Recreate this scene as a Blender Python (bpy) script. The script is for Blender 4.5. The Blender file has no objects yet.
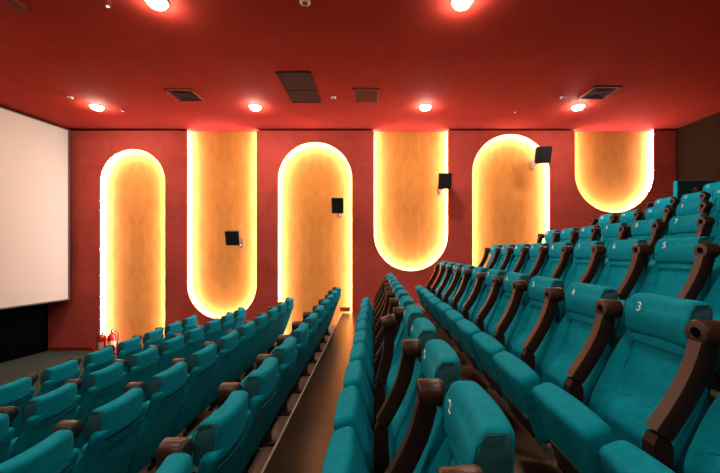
import bpy, bmesh, math, random
from mathutils import Vector, Matrix
from mathutils.geometry import tessellate_polygon
random.seed(7)
S = bpy.context.scene
COL = S.collection
PI = math.pi
CZ = 2.33            # camera height above the front floor
WY = 7.9             # side wall plane
CEIL = CZ + 2.80
F = 341.0

# ------------------------------------------------------------------ materials
def mat(name, color, rough=0.6, spec=0.5, metal=0.0, noise=0.0, nscale=8.0, bump=0.0, bscale=200.0, emit=None, estr=0.0, sheen=0.0, coat=0.0, stretch=None):
    m = bpy.data.materials.new(name); m.use_nodes = True
    nt = m.node_tree; n = nt.nodes; L = nt.links
    b = n['Principled BSDF']
    b.inputs['Roughness'].default_value = rough
    b.inputs['Specular IOR Level'].default_value = spec
    b.inputs['Metallic'].default_value = metal
    b.inputs['Sheen Weight'].default_value = sheen
    b.inputs['Coat Weight'].default_value = coat
    b.inputs['Base Color'].default_value = (*color, 1)
    tc = n.new('ShaderNodeTexCoord'); mp = n.new('ShaderNodeMapping')
    L.new(tc.outputs['Object'], mp.inputs['Vector'])
    if stretch: mp.inputs['Scale'].default_value = stretch
    if noise > 0:
        t = n.new('ShaderNodeTexNoise'); t.inputs['Scale'].default_value = nscale; t.inputs['Detail'].default_value = 4
        L.new(mp.outputs[0], t.inputs['Vector'])
        r = n.new('ShaderNodeValToRGB')
        r.color_ramp.elements[0].position = .3; r.color_ramp.elements[1].position = .7
        r.color_ramp.elements[0].color = (*[c*(1-noise) for c in color], 1)
        r.color_ramp.elements[1].color = (*[min(1, c*(1+noise)) for c in color], 1)
        L.new(t.outputs['Fac'], r.inputs['Fac']); L.new(r.outputs['Color'], b.inputs['Base Color'])
    if bump > 0:
        t2 = n.new('ShaderNodeTexNoise'); t2.inputs['Scale'].default_value = bscale; t2.inputs['Detail'].default_value = 2
        L.new(mp.outputs[0], t2.inputs['Vector'])
        bp = n.new('ShaderNodeBump'); bp.inputs['Strength'].default_value = bump; bp.inputs['Distance'].default_value = .002
        L.new(t2.outputs['Fac'], bp.inputs['Height']); L.new(bp.outputs[0], b.inputs['Normal'])
    if emit:
        b.inputs['Emission Color'].default_value = (*emit, 1); b.inputs['Emission Strength'].default_value = estr
    return m

def seamed(name, color, axes, bw, bh, dark=.55, mortar=.006, rough=.8, noise=.06, spec=.3, off=.5):
    """flat covering with thin panel joints; axes picks the two object axes the joints run along"""
    m = mat(name, color, rough, spec, noise=noise, nscale=3, bump=.15, bscale=120)
    nt = m.node_tree; n = nt.nodes; L = nt.links; b = n['Principled BSDF']
    tc = n.new('ShaderNodeTexCoord'); sp = n.new('ShaderNodeSeparateXYZ'); cb = n.new('ShaderNodeCombineXYZ')
    L.new(tc.outputs['Object'], sp.inputs[0]); L.new(sp.outputs[axes[0]], cb.inputs[0]); L.new(sp.outputs[axes[1]], cb.inputs[1])
    br = n.new('ShaderNodeTexBrick'); L.new(cb.outputs[0], br.inputs['Vector'])
    br.inputs['Scale'].default_value = 1; br.inputs['Brick Width'].default_value = bw; br.inputs['Row Height'].default_value = bh
    br.inputs['Mortar Size'].default_value = mortar; br.inputs['Mortar Smooth'].default_value = .3; br.offset = off
    br.inputs['Color1'].default_value = (1, 1, 1, 1); br.inputs['Color2'].default_value = (.9, .9, .9, 1)
    br.inputs['Mortar'].default_value = (dark, dark, dark, 1)
    mx = n.new('ShaderNodeMix'); mx.data_type = 'RGBA'; mx.blend_type = 'MULTIPLY'; mx.inputs['Factor'].default_value = 1
    src = b.inputs['Base Color'].links[0].from_socket
    L.new(src, mx.inputs['A']); L.new(br.outputs['Color'], mx.inputs['B']); L.new(mx.outputs['Result'], b.inputs['Base Color'])
    return m

def wood_board():
    m = bpy.data.materials.new('amber_veneer'); m.use_nodes = True
    nt = m.node_tree; n = nt.nodes; L = nt.links; b = n['Principled BSDF']
    b.inputs['Roughness'].default_value = .7; b.inputs['Specular IOR Level'].default_value = .03
    tc = n.new('ShaderNodeTexCoord'); sp = n.new('ShaderNodeSeparateXYZ'); L.new(tc.outputs['Object'], sp.inputs[0])
    ab = n.new('ShaderNodeMath'); ab.operation = 'ABSOLUTE'; L.new(sp.outputs[0], ab.inputs[0])   # book-matched about the middle
    pp = n.new('ShaderNodeMath'); pp.operation = 'PINGPONG'; pp.inputs[1].default_value = 1.22; L.new(sp.outputs[2], pp.inputs[0])
    cb = n.new('ShaderNodeCombineXYZ'); L.new(ab.outputs[0], cb.inputs[0]); L.new(sp.outputs[1], cb.inputs[1]); L.new(pp.outputs[0], cb.inputs[2])
    mp = n.new('ShaderNodeMapping'); mp.inputs['Scale'].default_value = (5, 1, 1.3); L.new(cb.outputs[0], mp.inputs['Vector'])
    t = n.new('ShaderNodeTexNoise'); t.inputs['Scale'].default_value = 1.6; t.inputs['Detail'].default_value = 9; t.inputs['Roughness'].default_value = .65
    t.inputs['Distortion'].default_value = 1.2
    L.new(mp.outputs[0], t.inputs['Vector'])
    r = n.new('ShaderNodeValToRGB')
    r.color_ramp.elements[0].position = .3; r.color_ramp.elements[1].position = .72
    r.color_ramp.elements[0].color = (.37, .124, .021, 1); r.color_ramp.elements[1].color = (.48, .172, .038, 1)
    L.new(t.outputs['Fac'], r.inputs['Fac']); L.new(r.outputs['Color'], b.inputs['Base Color'])
    return m

TEAL = (.0, .162, .212)
M = {}
M['teal'] = mat('teal_fabric', TEAL, .85, .06, noise=.12, nscale=25, bump=.5, bscale=500)
M['teal_side'] = mat('grey_teal_side_fabric', (.012, .068, .076), .85, .2, noise=.1, nscale=25, bump=.4, bscale=500)
M['seam'] = mat('dark_seam', (.002, .06, .065), .9, .1)
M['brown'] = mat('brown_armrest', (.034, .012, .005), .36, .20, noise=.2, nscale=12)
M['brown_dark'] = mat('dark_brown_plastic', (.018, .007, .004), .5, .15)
M['black'] = mat('black_plastic_and_shade', (.006, .006, .006), .5, .4)
M['number'] = mat('cream_stitching', (.75, .75, .68), .6, .3)
M['wall'] = seamed('red_wall_fabric', (.42, .060, .044), (0, 2), 1.22, .61, dark=.72, mortar=.006, noise=.10, spec=.06)
M['ceil'] = seamed('red_ceiling_paint', (.265, .025, .015), (0, 1), 2.4, 1.2, dark=.72, mortar=.004, spec=.05, rough=.9, noise=.05)
M['wallblack'] = mat('black_stage_cloth', (.0012, .0012, .0012), 1.0, .0)
M['walldark'] = mat('dark_brown_wall', (.016, .006, .0022), .9, .05, noise=.1)
M['floor'] = mat('dark_carpet', (.030, .034, .026), .95, .1, noise=.2, nscale=14, bump=.4, bscale=300)
M['tier'] = mat('brown_vinyl_step', (.034, .018, .010), .30, .5, noise=.22, nscale=4)
M['step'] = mat('worn_brown_step', (.085, .050, .032), .6, .2, noise=.25, nscale=3)
M['strip'] = mat('pale_nosing', (.42, .34, .24), .5, .4)
M['board'] = wood_board()
M['led'] = mat('led_strip', (.8, .8, .8), .5, .2, emit=(1.0, .96, 1.05), estr=76)
M['lens'] = mat('lamp_lens', (.8, .8, .8), .5, .2, emit=(1.0, .88, .74), estr=540)
M['ring'] = mat('lamp_trim', (.6, .45, .38), .4, .5)
M['screen'] = mat('screen_cloth', (.29, .235, .18), .7, .3)
M['screenback'] = mat('screen_frame', (.04, .028, .022), .7, .3)
M['spk'] = mat('black_speaker', (.010, .008, .007), .55, .4)
M['grille'] = mat('black_grille', (.006, .005, .005), .8, .2, bump=.6, bscale=400)
M['bracket'] = mat('speaker_bracket', (.16, .08, .05), .5, .4)
M['ventdark'] = mat('vent_dark', (.022, .005, .004), .8, .2)
M['ventred'] = mat('vent_red_frame', (.16, .014, .009), .6, .3)
M['white'] = mat('white_plastic', (.55, .40, .34), .5, .4)
M['redgloss'] = mat('red_gloss_paint', (.45, .012, .010), .25, .5)
M['label'] = mat('paper_label', (.55, .38, .24), .6, .2)
M['chrome'] = mat('chrome', (.6, .6, .6), .25, .5, metal=1)

# ------------------------------------------------------------------ helpers
def mesh_from(bm, name, mats, smooth=False):
    me = bpy.data.meshes.new(name)
    bmesh.ops.recalc_face_normals(bm, faces=bm.faces)
    bm.to_mesh(me); bm.free()
    for m in (mats if isinstance(mats, (list, tuple)) else [mats]): me.materials.append(m)
    if smooth:
        me.polygons.foreach_set('use_smooth', [True]*len(me.polygons))
        me.set_sharp_from_angle(angle=math.radians(50))
    return me
def obj(name, data, parent=None, loc=None, rot=None):
    o = bpy.data.objects.new(name, data); COL.objects.link(o)
    if parent: o.parent = parent
    if loc is not None: o.location = loc
    if rot is not None: o.rotation_euler = rot
    return o
def tag(o, label=None, cat=None, group=None, kind=None):
    if label: o['label'] = label
    if cat: o['category'] = cat
    if group: o['group'] = group
    if kind: o['kind'] = kind
    return o
def empty(name, loc, rz=0):
    o = bpy.data.objects.new(name, None); COL.objects.link(o); o.location = loc; o.rotation_euler = (0, 0, rz)
    o.empty_display_size = .1
    return o
def box(bm, x0, x1, y0, y1, z0, z1, mi=0, bevel=0):
    vs = [bm.verts.new((x, y, z)) for x in (x0, x1) for y in (y0, y1) for z in (z0, z1)]
    fs = [(0, 1, 3, 2), (4, 6, 7, 5), (0, 4, 5, 1), (2, 3, 7, 6), (0, 2, 6, 4), (1, 5, 7, 3)]
    faces = [bm.faces.new([vs[i] for i in f]) for f in fs]
    for f in faces: f.material_index = mi
    if bevel:
        es = list({e for f in faces for e in f.edges})
        bmesh.ops.bevel(bm, geom=es, offset=bevel, segments=2, affect='EDGES', profile=.5)
def prism(bm, pts, a0, a1, axis='y', mi=0):
    """extrude a 2-D outline; axis y -> pts are (x,z); axis z -> pts are (x,y); axis x -> pts are (y,z)"""
    def P(p, a): return {'y': (p[0], a, p[1]), 'z': (p[0], p[1], a), 'x': (a, p[0], p[1])}[axis]
    A = [bm.verts.new(P(p, a0)) for p in pts]; B = [bm.verts.new(P(p, a1)) for p in pts]
    n = len(pts)
    if n > 12:
        tri = tessellate_polygon([[Vector((p[0], p[1], 0)) for p in pts]])
        fs = [bm.faces.new([V[i] for i in t]) for V in (A, B) for t in tri]
    else: fs = [bm.faces.new(A), bm.faces.new(B[::-1])]
    for i in range(n): fs.append(bm.faces.new((A[i], A[(i+1) % n], B[(i+1) % n], B[i])))
    for f in fs: f.material_index = mi
def lathe(bm, prof, n=24, mi=0, mtx=None, ang=2*PI):
    """prof: (r, z) list, spun around z"""
    rings = []
    for r, z in prof:
        if r < 1e-6: rings.append([bm.verts.new((0, 0, z))])
        else: rings.append([bm.verts.new((r*math.cos(2*PI*i/n), r*math.sin(2*PI*i/n), z)) for i in range(n)])
    vs = [v for rr in rings for v in rr]
    for a, b in zip(rings, rings[1:]):
        for i in range(n):
            j = (i+1) % n
            if len(a) == 1 and len(b) == 1: continue
            if len(a) == 1: f = bm.faces.new((a[0], b[i], b[j]))
            elif len(b) == 1: f = bm.faces.new((a[i], a[j], b[0]))
            else: f = bm.faces.new((a[i], a[j], b[j], b[i]))
            f.material_index = mi
    if mtx is not None: bmesh.ops.transform(bm, matrix=mtx, verts=vs)
def tube(bm, path, r, n=8, mi=0):
    path = [Vector(p) for p in path]; rings = []
    for i, p in enumerate(path):
        d = (path[min(i+1, len(path)-1)] - path[max(i-1, 0)]).normalized()
        u = d.orthogonal().normalized() if i == 0 else (u - d*u.dot(d)).normalized()
        v = d.cross(u)
        rings.append([bm.verts.new(p + r*(u*math.cos(2*PI*k/n) + v*math.sin(2*PI*k/n))) for k in range(n)])
    for a, b in zip(rings, rings[1:]):
        for k in range(n): bm.faces.new((a[k], a[(k+1) % n], b[(k+1) % n], b[k])).material_index = mi
    bm.faces.new(rings[0]).material_index = mi; bm.faces.new(rings[-1][::-1]).material_index = mi
def ring_rect(w, xf, xb, r, nf=16, na=5):
    """rounded rectangle outline in (x, y): front x=xf, rear x=xb, half width w"""
    r = max(.001, min(r, w*.95, abs(xb-xf)*.49)); pts = []
    for i in range(nf+1): pts.append((xf, -(w-r) + 2*(w-r)*i/nf))
    for i in range(1, na+1):
        a = PI/2*i/na; pts.append((xf + r - r*math.cos(a), (w-r) + r*math.sin(a)))
    for i in range(na+1):
        a = PI/2*i/na; pts.append((xb - r + r*math.sin(a), (w-r) + r*math.cos(a)))
    for i in range(1, nf): pts.append((xb, (w-r) - 2*(w-r)*i/nf))
    for i in range(na+1):
        a = PI/2*i/na; pts.append((xb - r + r*math.cos(a), -(w-r) - r*math.sin(a)))
    for i in range(1, na):
        a = PI/2*i/na; pts.append((xb*0 + xf + r - r*math.sin(a), -(w-r) - r*math.cos(a)))
    # keep order consistent: last corner runs from side back to the front edge
    return pts
def cushion(bm, z0, z1, fw, ff, fb, r, rt, disp=None, steps=24, nf=16):
    """stack of rounded outlines between z0 and z1 with rounded ends; fw, ff, fb give half width, front x, rear x at z"""
    zs = []
    k = 5
    for i in range(k): a = PI/2*i/k; zs.append((z0 + rt*(1-math.sin(a)) if False else z0 + rt - rt*math.cos(a), rt*(1-math.sin(a))))
    for i in range(steps+1): zs.append((z0 + rt + (z1-z0-2*rt)*i/steps, 0))
    for i in range(1, k+1): a = PI/2*i/k; zs.append((z1 - rt + rt*math.sin(a), rt*(1-math.cos(a))))
    rings = []
    for z, inset in zs:
        w, xf, xb = fw(z), ff(z), fb(z)
        pts = ring_rect(w - inset, xf + inset, xb - inset, max(.004, r - inset*.4), nf=nf)
        row = []
        for (x, y) in pts:
            dx = disp(x, y, z, xf, xb) if disp else 0
            row.append(bm.verts.new((x + dx, y, z)))
        rings.append(row)
    n = len(rings[0])
    for a, b in zip(rings, rings[1:]):
        for i in range(n): bm.faces.new((a[i], a[(i+1) % n], b[(i+1) % n], b[i]))
    bm.faces.new(rings[0][::-1]); bm.faces.new(rings[-1])
def side_mats(bm, fw, idx=1, m=.007):
    bmesh.ops.recalc_face_normals(bm, faces=bm.faces)
    for f in bm.faces:
        c = f.calc_center_median()
        if abs(c.y) > fw(c.z) - m and abs(f.normal.y) > .45: f.material_index = idx

def sm(a, b, x):
    t = max(0, min(1, (x-a)/(b-a))); return t*t*(3-2*t)

# ------------------------------------------------------------------ seat meshes (local: x=0 headrest face, occupant looks to -x, z=0 floor)
def bx_front(z): return .030 + (z-.84)*.33 - .018*math.exp(-((z-.42)/.10)**2)
def bx_back(z): return .100 + (z-.84)*.36 + .0
def back_disp(x, y, z, xf, xb):
    if x > (xf+xb)/2: return 0
    a = sm(.175, .150, abs(y)) * sm(.475, .51, z) * sm(.765, .735, z)
    groove = math.exp(-((abs(y)-.165)/.012)**2) * sm(.36, .50, z) * sm(.76, .72, z)
    lum = math.exp(-((z-.40)/.07)**2) * sm(.23, .12, abs(y))
    side = -.018*sm(.17, .24, abs(y)) * sm(.30, .40, z) * sm(.83, .70, z)
    return .020*a + .009*groove - .026*lum + side
bm = bmesh.new()
BW = lambda z: .268 - .015*sm(.45, .25, z) - .045*sm(.52, .80, z)
cushion(bm, .20, .875, BW, bx_front, bx_back, .028, .03, back_disp, steps=34, nf=28)
ME_BACK = mesh_from(bm, 'backrest', [M['teal'], M['teal_side']], True)

bm = bmesh.new()                                       # stitched outline of the upper back panel
def fx(y, z):
    return bx_front(z) + back_disp(0, y, z, 1, 2) + .0005
out = [(-.162, z/100) for z in range(50, 76, 2)] + [(-.162 + .324*i/12, .755) for i in range(1, 12)] + [(.162, z/100) for z in range(74, 48, -2)]
tube(bm, [(fx(y, z), y, z) for y, z in out], .0032, 6)
lum = [(-.20 + .40*i/20, .475 - .03*(1-((i-10)/10)**2)*-1) for i in range(21)]
tube(bm, [(fx(y, z) + .001, y, z) for y, z in lum], .0025, 6)
ME_STITCH = mesh_from(bm, 'stitching', M['seam'], True)

def head_disp(x, y, z, xf, xb):
    t = (abs(y)/.188)
    d = -.022*t**2
    if x < (xf+xb)/2: d += -.012*math.exp(-((z-.885)/.06)**2) * (1-t**4)
    return d
bm = bmesh.new()
cushion(bm, .795, 1.0, lambda z: .188 - .012*sm(.93, 1.0, z), lambda z: .004 + .020*sm(.90, 1.0, z), lambda z: .116 + (z-.9)*.06, .026, .030, head_disp, steps=14, nf=20)
for v in bm.verts:                                     # top crest dips a little at the middle
    if v.co.z > .93: v.co.z += .010*(abs(v.co.y)/.25)**2 - .006
side_mats(bm, lambda z: .188 - .012*sm(.93, 1.0, z)); ME_HEAD = mesh_from(bm, 'headrest', [M['teal'], M['teal_side']], True)

bm = bmesh.new()                                       # piping round the end panels and the seam under the headrest
for s in (-1, 1):
    tube(bm, [(-.012, s*.187, .83), (-.014, s*.188, .90), (-.004, s*.185, .955), (.022, s*.181, .982), (.07, s*.180, .985)], .003, 6)
tube(bm, [(.096, -.185, .797), (.110, -.10, .797), (.118, 0, .797), (.110, .10, .797), (.096, .185, .797)], .004, 6)
ME_PIPE = mesh_from(bm, 'piping', M['seam'], True)

PT = math.atan2(.12, .33)                              # the tipped-up seat leans forward
bm = bmesh.new()
def pad_disp(x, y, z, xf, xb):
    t = abs(y)/.245
    return (-.012*(1-t**2) if x < (xf+xb)/2 else .016*(1-t**2))
PW = lambda z: .238 + .008*sm(.1, .3, z)
cushion(bm, 0, .41, PW, lambda z: -.060, lambda z: .060, .030, .036, pad_disp, steps=12, nf=12)
bmesh.ops.transform(bm, matrix=Matrix.Translation((-.305, 0, .115)) @ Matrix.Rotation(-PT, 4, 'Y'), verts=bm.verts)
bm.normal_update(); ME_PAD = mesh_from(bm, 'seat_cushion', [M['teal'], M['teal_side']], True)
bm = bmesh.new()                                       # moulded shell under the tipped-up seat, coloured black as shade of the gap there
box(bm, -.078, -.055, -.17, .17, .02, .15, bevel=.01)
bmesh.ops.transform(bm, matrix=Matrix.Translation((-.305, 0, .115)) @ Matrix.Rotation(-PT, 4, 'Y'), verts=bm.verts)
ME_SHELL = mesh_from(bm, 'seat_shell', M['black'], True)

bm = bmesh.new()                                       # raised armrest, local origin at its pivot
path = [(0, 0), (.030, .045), (.066, .10), (.103, .165), (.134, .23), (.155, .29), (.165, .33), (.170, .348)]
rows = []
for i, (x, z) in enumerate(path):
    x0, z0 = path[max(0, i-1)]; x1, z1 = path[min(len(path)-1, i+1)]
    d = Vector((x1-x0, 0, z1-z0)).normalized(); nn = Vector((-d.z, 0, d.x))
    hw = .035 - .003*math.sin(i/7*PI); th = .024; c = Vector((x, 0, z))
    q = []
    for (a, b) in ((-1, -.6), (-.8, -1), (.8, -1), (1, -.6), (1, .6), (.8, 1), (-.8, 1), (-1, .6)):
        q.append(bm.verts.new(c + Vector((0, a*hw, 0)) + nn*(-b*th*(2.1 if b > 0 else 1))))
    rows.append(q)
for a, b in zip(rows, rows[1:]):
    for k in range(8): bm.faces.new((a[k], a[(k+1) % 8], b[(k+1) % 8], b[k]))
bm.faces.new(rows[0]); bm.faces.new(rows[-1][::-1])
bmesh.ops.recalc_face_normals(bm, faces=bm.faces)
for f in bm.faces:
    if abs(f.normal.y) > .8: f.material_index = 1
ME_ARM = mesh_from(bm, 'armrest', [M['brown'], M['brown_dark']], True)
bm = bmesh.new()
mt = Matrix.Translation((.250, 0, .385)) @ Matrix.Rotation(-PI/2, 4, 'Y')   # spin axis -> -x
lathe(bm, [(0, 0), (.042, 0), (.049, .006), (.051, .02), (.051, .093), (.047, .100), (.023, .102), (.021, .098), (.021, .04), (0, .04)], 24, 0, mt)
side = [f for f in bm.faces]
ME_CUP = mesh_from(bm, 'cup_holder', [M['brown'], M['black']], True)
for p in ME_CUP.polygons:
    c = p.center
    if c.x > .246 or (math.hypot(c.y, c.z-.385) < .0215): p.material_index = 1  # bore and rear end blackened: shade of the hollows put into the colour

bm = bmesh.new()                                       # standard between two seats
prism(bm, [(-.265, .0), (-.265, .30), (-.262, .47), (-.245, .505), (-.205, .505), (-.185, .46), (-.19, .30), (-.15, 0)], -.028, .028)
box(bm, -.30, -.07, -.035, .035, 0, .03, bevel=.006)
bmesh.ops.bevel(bm, geom=[e for e in bm.edges if e.calc_length() > .1], offset=.004, segments=1, affect='EDGES')
ME_STD = mesh_from(bm, 'side_frame', M['brown_dark'], False)

NUM = {}
def number_mesh(n):
    if n in NUM: return NUM[n]
    cu = bpy.data.curves.new('digits', 'FONT'); cu.body = str(n); cu.size = .068; cu.extrude = .0015; cu.shear = .25
    cu.align_x = 'CENTER'; cu.align_y = 'CENTER'; cu.offset = -.0004
    t = bpy.data.objects.new('digits', cu); COL.objects.link(t)
    bpy.context.view_layer.update()
    me = bpy.data.meshes.new_from_object(t.evaluated_get(bpy.context.evaluated_depsgraph_get()))
    bpy.data.objects.remove(t); me.materials.clear(); me.materials.append(M['number'])
    R = Matrix(((0, 0, -1, 0), (-1, 0, 0, 0), (0, 1, 0, 0), (0, 0, 0, 1)))
    me.transform(Matrix.Translation((-.0135, .09, .935)) @ R)
    NUM[n] = me
    return me

# ------------------------------------------------------------------ rows
PITCH = .56
# key: head-front x, floor z (relative to the camera), y shift, numbers shown, words
ROWS = [
    ('L4', -3.71, -2.33, 0.22, False, 'front row'),
    ('L3', -2.71, -2.16, 0.18, False, 'second row from the screen'),
    ('L2', -1.72, -1.96, 0.14, False, 'third row from the screen'),
    ('L1', -0.77, -1.74, 0.12, False, 'row just left of walkway'),
    ('A1', 0.265, -1.458, 0.08, True, 'row just right of walkway'),
    ('A', 1.33, -1.218, 0.08, True, 'second row above walkway'),
    ('B', 2.3, -0.90, -0.05, True, 'third row above walkway'),
    ('C', 3.34, -0.62, -0.10, True, 'fourth row above walkway'),
    ('D', 4.33, -0.325, -0.20, True, 'third row from back wall'),
    ('E', 5.32, -0.035, -0.29, True, 'second row from back wall'),
    ('F', 6.3, 0.265, -0.23, True, 'back row'),
]
ORD = {12: 'at the lit wall end', 11: 'second from the lit wall', 10: 'third from the lit wall', 9: 'fourth from the lit wall',
       8: 'fifth from the lit wall', 7: 'sixth from the lit wall', 6: 'seventh from the lit wall', 5: 'eighth from the lit wall',
       4: 'ninth from the lit wall', 3: 'tenth from the lit wall', 2: 'eleventh from the lit wall', 1: 'twelfth from the lit wall'}
def in_frame(x, y, z):
    if y < .12: return False
    u = 374 + x*F/y; v = 250 - z*F/y
    return -8 < u < 728 and -8 < v < 481
def visible(X, Y, Z):
    for dx in (-.50, -.25, .0, .15):
        for dy in (-.27, 0, .27):
            for dz in (.3, .5, .75, 1.0):
                if dx < -.2 and dz > .55: continue
                if in_frame(X+dx, Y+dy, Z+dz): return True
    return False
def add_arm(root, y, lean, up=0):
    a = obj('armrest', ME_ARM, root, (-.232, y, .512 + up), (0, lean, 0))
    obj('cup_holder', ME_CUP, a)
    obj('side_frame', ME_STD, root, (0, y, 0))
for key, X, Z, dy, numbers, words in ROWS:
    for n in range(1, 13):
        Y = 1.25 + .28 + PITCH*(n-3) + dy
        if not visible(X, Y, Z): continue
        s = empty('cinema_seat', (X, Y, CZ + Z))
        if numbers and n <= 8: lab = 'teal cinema seat numbered %d, %s' % (n, words)
        elif numbers: lab = 'teal cinema seat, %s, %s' % (ORD[n], words)
        else: lab = 'teal cinema seat, %s, %s' % (ORD[n], words)
        tag(s, lab, 'cinema seat', 'teal cinema seats in tiered rows')
        b_ = obj('backrest', ME_BACK, s)
        if numbers: obj('stitching', ME_STITCH, b_)
        h = obj('headrest', ME_HEAD, s)
        h['label'] = 'teal headrest with grey-teal end panels'
        obj('piping', ME_PIPE, h)
        if numbers:
            d = obj('seat_number', number_mesh(n), h); d['label'] = 'cream number %d' % n
        t = random.uniform(-.03, .05)
        c = obj('seat_cushion', ME_PAD, s, None, (0, 0, random.uniform(-.01, .01)))
        c.location = (random.uniform(-.012, .012), 0, 0)
        obj('seat_shell', ME_SHELL, c)
        lean = random.uniform(-.03, .03) - (.06 if key == 'A1' else 0); up = 0 if numbers else .035
        if key == 'A1' and n == 5: lean = -.30
        add_arm(s, -PITCH/2, lean, up)
        if n == 12: add_arm(s, PITCH/2, 0, up)

bm = bmesh.new(); box(bm, -.48, .48, -.04, .04, 0, 1.08, bevel=.015)
r = empty('end_partition', (6.47, 6.76, CZ+.265)); tag(r, 'dark teal upholstered partition closing the back row at the lit wall end', 'partition')
obj('padded_panel', mesh_from(bm, 'padded_panel', M['teal_side']), r)
bm = bmesh.new(); box(bm, -.49, .49, -.045, .045, 1.08, 1.10, bevel=.006); box(bm, -.50, -.48, -.045, .045, 0, 1.10, bevel=.006)
obj('edge_trim', mesh_from(bm, 'edge_trim', M['teal']), r)

# ------------------------------------------------------------------ floors (one block per tier)
Y0, Y1 = -3.4, WY
edges = [r[1] - (1.0 if r[0] == 'A1' else .99) for r in ROWS]
for i, r in enumerate(ROWS):
    if i == 0: continue
    x0 = edges[i]; x1 = edges[i+1] if i+1 < len(ROWS) else 6.97
    bm = bmesh.new(); box(bm, x0, x1, Y0, Y1, -.05, CZ + r[2])
    tag(obj('floor', mesh_from(bm, 'tier', M['tier'] if r[0] == 'A1' else M['step'])), kind='structure')
    bm = bmesh.new(); box(bm, x0-.004, x0+.010, Y0, Y1-.02, CZ + r[2]-.02, CZ + r[2]+.004)
    if r[0] == 'A1':
        tag(obj('step_nosing', mesh_from(bm, 'nosing', M['strip'])), 'thin pale nosing strip along the left edge of the brown walkway', 'step edge')
    else: bm.free()
bm = bmesh.new(); box(bm, -9.6, edges[1], Y0, Y1, -.1, 0)
tag(obj('floor', mesh_from(bm, 'front_floor', M['floor'])), kind='structure')

# ------------------------------------------------------------------ side wall with the arched openings
def wx(px, d=WY): return (px-374)*d/F
def wz(py, d=WY): return CZ + (250-py)*d/F
PAN = [  # px left, px right, end y, direction
    (100, 165, 149, 'up'), (187, 256.5, 319.5, 'down'), (278, 352, 142, 'up'),
    (374, 448, 271, 'down'), (472.5, 550, 134, 'up'), (575, 654, 212.5, 'down')]
WTOP, WBOT = CEIL - .035, -.05
def arch(x0, x1, ze, dirn, off=0.0, n=28):
    """outline of one opening from its open end round the arch and back (list of x,z), left leg first"""
    cx = (x0+x1)/2; R = (x1-x0)/2 + off; end = WBOT if dirn == 'up' else CEIL - .004
    r0 = (x1-x0)/2; s = -1 if dirn == 'up' else 1
    zc = ze + s*r0
    pts = [(cx-R, end)]
    for i in range(n+1):
        a = PI - PI*i/n
        pts.append((cx + R*math.cos(a), zc - s*R*math.sin(a)))
    pts.append((cx+R, end))
    return pts
arches = [(wx(a), wx(b), wz(c), d) for a, b, c, d in PAN]
XL, XR = -7.62, 7.0
bottom = [(XL, WBOT)]; top = []
for a in arches:
    pts = arch(*a)
    if a[3] == 'up': bottom += pts
    else:
        pts[0] = (pts[0][0], WTOP); pts[-1] = (pts[-1][0], WTOP); top += pts
bottom.append((XR, WBOT))
poly = bottom + [(XR, WTOP)] + top[::-1] + [(XL, WTOP)]
bm = bmesh.new(); prism(bm, poly, WY, WY+.025)
tag(obj('wall_far', mesh_from(bm, 'wall_far', M['wall'])), kind='structure')
bm = bmesh.new(); box(bm, XL, XR, WY+.175, WY+.21, -.1, CEIL)
tag(obj('wall_behind', mesh_from(bm, 'wall_behind', M['walldark'])), kind='structure')
plab = ['tall round-topped amber wood panel with glowing edge, beside the screen',
        'amber wood panel hanging from ceiling to a rounded bottom, leftmost of the hanging ones',
        'tall round-topped amber wood panel with glowing edge, at the end of the walkway',
        'amber wood panel hanging from the ceiling with rounded bottom right of the walkway end',
        'round-topped amber wood panel rising behind the right-hand seats with a speaker at its upper right',
        'shortest amber wood panel hanging from the ceiling, nearest the back wall']
for a, lab in zip(arches, plab):
    cx = (a[0]+a[1])/2
    root = empty('light_panel', (cx, WY+.15, 0 if a[3] == 'up' else CEIL))
    tag(root, lab, 'wall panel', 'backlit amber wall panels')
    z0 = root.location.z
    outl = [(x-cx, z-z0) for x, z in arch(*a, off=.082)]
    bm = bmesh.new(); prism(bm, outl, 0, .02)
    obj('board', mesh_from(bm, 'board', M['board']), root)['label'] = 'amber veneer board'
    bm = bmesh.new()                                   # light strip standing on the rim of the board
    sec = [(.010, -.118), (.075, -.008), (.079, -.008), (.014, -.122)]   # sloping ribbon hidden behind the wall edge, facing the board
    rib = [[bm.verts.new((x-cx, yy, z-z0)) for x, z in arch(*a, off=o_)] for o_, yy in sec]
    for i in range(len(rib[0])-1):
        for k in range(4):
            q, w2 = rib[k], rib[(k+1) % 4]
            f = bm.faces.new((q[i], q[i+1], w2[i+1], w2[i])); f.material_index = 0 if k == 0 else 1
    o = obj('led_strip', mesh_from(bm, 'led_strip', [M['led'], M['brown_dark']]), root); o['label'] = 'warm white glowing strip'

# ------------------------------------------------------------------ other shell surfaces
bm = bmesh.new(); box(bm, -9.7, 7.1, Y0-.1, WY+.22, CEIL, CEIL+.12)
tag(obj('ceiling', mesh_from(bm, 'ceiling', M['ceil'])), kind='structure')
bm = bmesh.new(); box(bm, 7.0, 7.12, Y0, WY+.2, -.1, CEIL)
tag(obj('wall_right', mesh_from(bm, 'wall_right', M['walldark'])), kind='structure')
bm = bmesh.new(); box(bm, -9.7, 7.1, Y0-.12, Y0, -.1, CEIL)
tag(obj('wall_near', mesh_from(bm, 'wall_near', M['walldark'])), kind='structure')
bm = bmesh.new(); xa = -7.52; xb = xa - .15*(WY+.2-Y0)
prism(bm, [(xa, WY+.2), (xa-.12, WY+.2), (xb-.12, Y0), (xb, Y0)], -.1, CEIL, 'z')
tag(obj('wall_left', mesh_from(bm, 'wall_left', M['wallblack'])), kind='structure')
bm = bmesh.new(); box(bm, -7.55, edges[1], WY-.018, WY, 0, .075)
tag(obj('baseboard_far', mesh_from(bm, 'baseboard', M['ventred'])), kind='structure')
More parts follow.
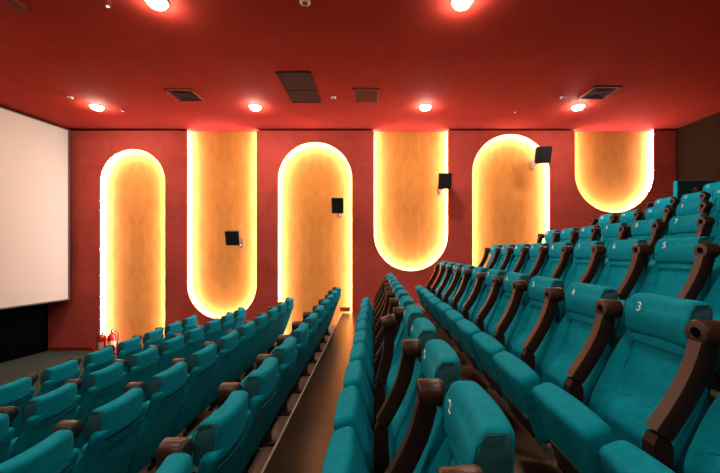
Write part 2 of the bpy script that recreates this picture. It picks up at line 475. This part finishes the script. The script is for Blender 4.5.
bm = bmesh.new(); box(bm, -.78, -.55, WY-.05, WY-.002, CZ-1.42, CZ-1.42+.10)
tag(obj('trim_1', mesh_from(bm, 'trim', M['wall'])), kind='structure')

# screen
root = empty('projection_screen', (-6.93, 7.76, wz(300, 7.76)))
tag(root, 'large blank cream projection screen along the left wall', 'screen')
L_ = 9.6; H_ = CZ + 2.735 - root.location.z; ex = -.15*L_
bm = bmesh.new()
seg = [(0, 0), (-.012, .03), (-.045, .045)]
prism(bm, [(0, -.04), (ex, -L_), (ex-.06, -L_), (-.06, .0), (-.03, .0)], .03, H_-.03, 'z')
obj('screen_surface', mesh_from(bm, 'screen_surface', M['screen']), root)['label'] = 'blank cream screen cloth'
bm = bmesh.new()
prism(bm, [(-.008, .0), (-.03, .02), (ex-.07, -L_), (ex-.008, -L_)], 0, .03, 'z')
prism(bm, [(-.008, .0), (-.03, .02), (ex-.07, -L_), (ex-.008, -L_)], H_-.03, H_, 'z')
prism(bm, [(-.001, -.042), (.004, -.03), (.0, .012), (-.04, .03), (-.07, .0)], 0, H_, 'z')
obj('screen_frame', mesh_from(bm, 'screen_frame', M['screenback']), root)

# ------------------------------------------------------------------ ceiling fittings
def downlight(x, y, lab):
    root = empty('ceiling_downlight', (x, y, CEIL)); tag(root, lab, 'ceiling lamp', 'ceiling downlights')
    bm = bmesh.new(); lathe(bm, [(.095, -.001), (.125, -.001), (.128, -.006), (.12, -.014), (.10, -.016), (.095, -.010), (.095, -.001)], 32)
    obj('trim_ring', ME_TR or mesh_from(bm, 'trim_ring', M['ring'], True), root)
    bm = bmesh.new(); lathe(bm, [(.097, -.004), (.095, -.030), (.080, -.052), (.045, -.066), (0, -.070)], 32)
    obj('lens', mesh_from(bm, 'lens', M['lens'], True), root)
ME_TR = None
lamps = [(-5.40, 6.65, 'round glowing ceiling lamp near the screen'),
         (-2.32, 6.65, 'round glowing ceiling lamp left of the dark ceiling hatch'),
         (1.0, 6.65, 'round glowing ceiling lamp right of the slotted grille'),
         (3.98, 6.65, 'round glowing ceiling lamp beside the rightmost square vent'),
         (-2.44, 3.83, 'large near ceiling lamp at the top left of the picture'),
         (.99, 3.83, 'large near ceiling lamp at the top middle of the picture')]
for x, y, l in lamps: downlight(x, y, l)
for x, y in [(-5.4, 3.83), (-5.4, 1.0), (-2.44, 1.0), (.99, 1.0), (-2.44, -1.8), (.99, -1.8)]:
    downlight(x, y, 'ceiling lamp overhead outside the picture')

# hatch: two dark panels in one frame
def flat_pt(px, py): d = (CEIL-CZ)*F/(250-py); return (px-374)*d/F, d
root = empty('ceiling_hatch', (-1.27, 5.90, CEIL)); tag(root, 'dark two-part rectangular hatch in the red ceiling', 'ceiling hatch')
hw, hl = .27, .55
bm = bmesh.new()
for a in ((-hw, hw, -hl, -hl+.02), (-hw, hw, hl-.02, hl), (-hw, -hw+.02, -hl, hl), (hw-.02, hw, -hl, hl)): box(bm, *a, -.02, -.001)
obj('frame', mesh_from(bm, 'frame', M['ventdark']), root)
for a, b in ((-hl+.02, -.03+.08), (.05+.02, hl-.02)):
    bm = bmesh.new(); box(bm, -hw+.02, hw-.02, a, b, -.012, -.001)
    obj('panel', mesh_from(bm, 'panel', M['ventdark']), root)
def vent(x, y, w, l, lab, n=9, ring=False):
    root = empty('ceiling_vent', (x, y, CEIL)); tag(root, lab, 'ceiling vent', 'ceiling air vents')
    bm = bmesh.new()
    for a in ((-w, w, -l, -l+.03), (-w, w, l-.03, l), (-w, -w+.03, -l, l), (w-.03, w, -l, l)): box(bm, *a, -.02, -.001)
    obj('frame', mesh_from(bm, 'frame', M['ventred']), root)
    bm = bmesh.new(); box(bm, -w+.02, w-.02, -l+.02, l-.02, -.006, -.001)
    obj('backing', mesh_from(bm, 'backing', M['ventdark']), root)
    for k in range(n):
        xx = -w+.03 + (2*w-.06)*(k+.5)/n
        bm = bmesh.new(); box(bm, xx-.006, xx+.006, -l+.03, l-.03, -.018, -.005)
        obj('slat', mesh_from(bm, 'slat', M['ventred']), root)
x, y = flat_pt(366, 95.5); vent(x, y, .23, .27, 'slotted square air grille in the ceiling right of the dark hatch', 11)
def diffuser(px, py, lab):
    x, y = flat_pt(px, py)
    root = empty('ceiling_vent', (x, y, CEIL)); tag(root, lab, 'ceiling vent', 'ceiling air vents')
    w = .24
    bm = bmesh.new()
    for a in ((-w, w, -w, -w+.03), (-w, w, w-.03, w), (-w, -w+.03, -w, w), (w-.03, w, -w, w)): box(bm, *a, -.022, -.001)
    obj('frame', mesh_from(bm, 'frame', M['ventred']), root)
    bm = bmesh.new(); box(bm, -w+.02, w-.02, -w+.02, w-.02, -.006, -.001)
    obj('backing', mesh_from(bm, 'backing', M['ventdark']), root)
    for k in (.17, .11):
        bm = bmesh.new()
        for i in range(4):
            vs = [(k, -.022), (k-.035, -.010), (k-.035, -.006), (k+.0, -.018)]
            R = Matrix.Rotation(i*PI/2, 4, 'Z')
            q = [bm.verts.new(R @ Vector(v)) for v in ((k, -k, -.024), (k, k, -.024), (k-.04, k-.04, -.008), (k-.04, -k+.04, -.008))]
            bm.faces.new(q)
        obj('louvre', mesh_from(bm, 'louvre', M['ventdark']), root)
diffuser(185.5, 95, 'square louvred ceiling vent at the left, above the first hanging panel')
diffuser(599, 92.5, 'square louvred ceiling vent at the right beside a lamp')
def small(name, px, py, r, h, lab, cat, m='white'):
    x, y = flat_pt(px, py)
    root = empty(name, (x, y, CEIL)); tag(root, lab, cat)
    bm = bmesh.new(); lathe(bm, [(r, -.0005), (r, -h*.5), (r*.8, -h*.75), (r*.55, -h*.8)], 24)
    obj('base', mesh_from(bm, 'base', M[m], True), root)
    bm = bmesh.new(); lathe(bm, [(r*.56, -h*.70), (r*.5, -h), (0, -h*1.05)], 20)
    obj('cap', mesh_from(bm, 'cap', M['ventred'] if m == 'white' else M[m], True), root)
small('smoke_detector', 70, 97, .05, .035, 'small round detector on the ceiling above the screen edge', 'smoke detector')
small('smoke_detector', 333.5, 97, .05, .035, 'small round detector between the dark hatch and the slotted grille', 'smoke detector')
small('smoke_detector', 563, 97, .05, .035, 'small round detector left of the rightmost ceiling vent', 'smoke detector')
small('smoke_detector', 305, 1, .06, .035, 'round detector at the top edge of the picture', 'smoke detector')
def sprinkler(px, py, lab):
    x, y = flat_pt(px, py)
    root = empty('sprinkler', (x, y, CEIL)); tag(root, lab, 'sprinkler', 'ceiling sprinklers')
    bm = bmesh.new(); lathe(bm, [(.032, -.001), (.03, -.008), (.012, -.012)], 20); obj('rosette', mesh_from(bm, 'rosette', M['ventred'], True), root)
    bm = bmesh.new(); tube(bm, [(0, 0, -.005), (0, 0, -.05)], .006, 10); obj('nozzle', mesh_from(bm, 'nozzle', M['chrome'], True), root)
    bm = bmesh.new(); lathe(bm, [(0, -.048), (.022, -.049), (.022, -.052), (0, -.053)], 16); obj('deflector', mesh_from(bm, 'deflector', M['chrome'], True), root)
for px, py, l in ((123, 109, 'small sprinkler head right of the screen-side lamp'), (367, 109, 'small sprinkler head below the slotted grille'),
                  (515, 110, 'small sprinkler head above the tallest right panel'), (108, 2, 'sprinkler head at the top left edge of the picture'),
                  (675, 102, 'small sprinkler head near the dark back wall')):
    sprinkler(px, py, l)
x, y = flat_pt(15, 3)
vent(x, y, .07, .12, 'tiny pale ceiling grille in the top left corner', 4)

# ------------------------------------------------------------------ speakers
def speaker(px, py, size, lab, yaw=0, pitch=20, d=7.58, roll=0):
    x = wx(px, d); z = wz(py, d)
    root = empty('wall_speaker', (x, d, z)); tag(root, lab, 'speaker', 'black wall speakers')
    R = Matrix.Rotation(math.radians(yaw), 4, 'Z') @ Matrix.Rotation(math.radians(pitch), 4, 'X') @ Matrix.Rotation(math.radians(roll), 4, 'Y')
    w, h = size
    bm = bmesh.new()
    v = []
    for (yy, k) in ((-.11, 1), (.12, .72)):
        v.append([bm.verts.new((sx*w/2*k, yy, sz*h/2*(k if yy > 0 else 1))) for sx, sz in ((-1, -1), (1, -1), (1, 1), (-1, 1))])
    bm.faces.new(v[0]); bm.faces.new(v[1][::-1])
    for i in range(4): bm.faces.new((v[0][i], v[1][i], v[1][(i+1) % 4], v[0][(i+1) % 4]))
    bmesh.ops.bevel(bm, geom=list(bm.edges), offset=.012, segments=2, affect='EDGES')
    bmesh.ops.transform(bm, matrix=R, verts=bm.verts)
    obj('cabinet', mesh_from(bm, 'cabinet', M['spk']), root)
    bm = bmesh.new(); box(bm, -w/2+.012, w/2-.012, -.122, -.108, -h/2+.012, h/2-.012, bevel=.005)
    bmesh.ops.transform(bm, matrix=R, verts=bm.verts)
    obj('grille', mesh_from(bm, 'grille', M['grille']), root)
    bm = bmesh.new()
    by = WY + (.15 if any(a[0] < x < a[1] for a in arches) else 0) - d
    box(bm, -.04, .04, by-.012, by, -.24, -.02)
    tube(bm, [(0, by-.01, -.18), (0, (by)*.6, -.16), (0, .08, -.07), (0, .06, 0)], .016, 10)
    obj('bracket', mesh_from(bm, 'bracket', M['bracket']), root)
speaker(233.5, 237, (.30, .33), 'black wall speaker on the left hanging panel', 6, 20)
speaker(338, 205, (.27, .35), 'black wall speaker on the middle round-topped panel', 0, 16)
speaker(444.3, 181, (.30, .35), 'black wall speaker over the right edge of the middle hanging panel', -2, 12)
speaker(542, 154.5, (.34, .37), 'black wall speaker highest and rightmost, at the round top of a panel', -8, 20)

# ------------------------------------------------------------------ fire extinguishers
bx0, bz0 = wx(106, 7.65), 0
root = empty('extinguisher_stand', (bx0, 7.70, 0)); tag(root, 'low red metal stand holding fire extinguishers at the foot of the left panel', 'stand')
bm = bmesh.new()
box(bm, -.24, .24, -.13, .13, 0, .02); box(bm, -.24, .24, -.13, -.118, 0, .12); box(bm, -.24, .24, .118, .13, 0, .17)
box(bm, -.24, -.228, -.13, .13, 0, .15); box(bm, .228, .24, -.13, .13, 0, .15)
obj('tray', mesh_from(bm, 'tray', M['redgloss']), root)
bm = bmesh.new(); box(bm, -.14, .14, -.133, -.130, .03, .09)
obj('front_plate', mesh_from(bm, 'front_plate', M['label']), root)['label'] = 'pale plate'
def extinguisher(x, y, rz, s, lab, side=1):
    root = empty('fire_extinguisher', (x, y, .021), rz); root.scale = (side*s, s, s); tag(root, lab, 'fire extinguisher', 'red fire extinguishers')
    bm = bmesh.new(); lathe(bm, [(0, 0), (.07, 0), (.078, .01), (.08, .03), (.08, .30), (.074, .345), (.055, .38), (.025, .40), (.022, .42), (0, .42)], 28)
    obj('cylinder', mesh_from(bm, 'cylinder', M['redgloss'], True), root)
    bm = bmesh.new(); lathe(bm, [(.0812, .10), (.0812, .25)], 28)
    bmesh.ops.delete(bm, geom=[f for f in bm.faces if f.calc_center_median().y > -.03], context='FACES')
    obj('label', mesh_from(bm, 'label', M['label'], True), root)['label'] = 'pale paper label'
    bm = bmesh.new(); lathe(bm, [(.02, .41), (.024, .42), (.024, .455), (0, .46)], 14)
    v = obj('valve', mesh_from(bm, 'valve', M['chrome'], True), root)
    bm = bmesh.new(); box(bm, -.012, .012, -.11, .01, .45, .458); box(bm, -.012, .012, -.10, .01, .475, .483); box(bm, -.012, .012, .0, .012, .45, .483)
    obj('handle', mesh_from(bm, 'handle', M['black']), v)
    bm = bmesh.new(); tube(bm, [(0.02, 0, .44), (.07, 0, .44), (.105, -.01, .38), (.108, -.02, .28), (.10, -.03, .16), (.095, -.03, .10)], .010, 8)
    obj('hose', mesh_from(bm, 'hose', M['black'], True), root)
extinguisher(bx0-.115, 7.69, -.1, 1.0, 'red fire extinguisher standing nearer the screen with a pale label', -1)
extinguisher(bx0+.09, 7.70, .6, 1.08, 'taller red fire extinguisher in the stand, further from the screen')

# ------------------------------------------------------------------ camera, world, colour
w = bpy.data.worlds.new('World'); S.world = w; w.use_nodes = True
w.node_tree.nodes['Background'].inputs['Color'].default_value = (0, 0, 0, 1)
cam = bpy.data.cameras.new('camera'); co = bpy.data.objects.new('camera', cam); COL.objects.link(co)
co.location = (0, 0, CZ); co.rotation_euler = (PI/2, 0, 0)
cam.sensor_width = 36; cam.lens = F/720*36; cam.shift_x = -14/720; cam.shift_y = 13.5/720
cam.clip_start = .02
S.camera = co
vs = S.view_settings; vs.view_transform = 'Standard'; vs.look = 'None'; vs.gamma = 1; vs.exposure = -0.14; vs.use_curve_mapping = False
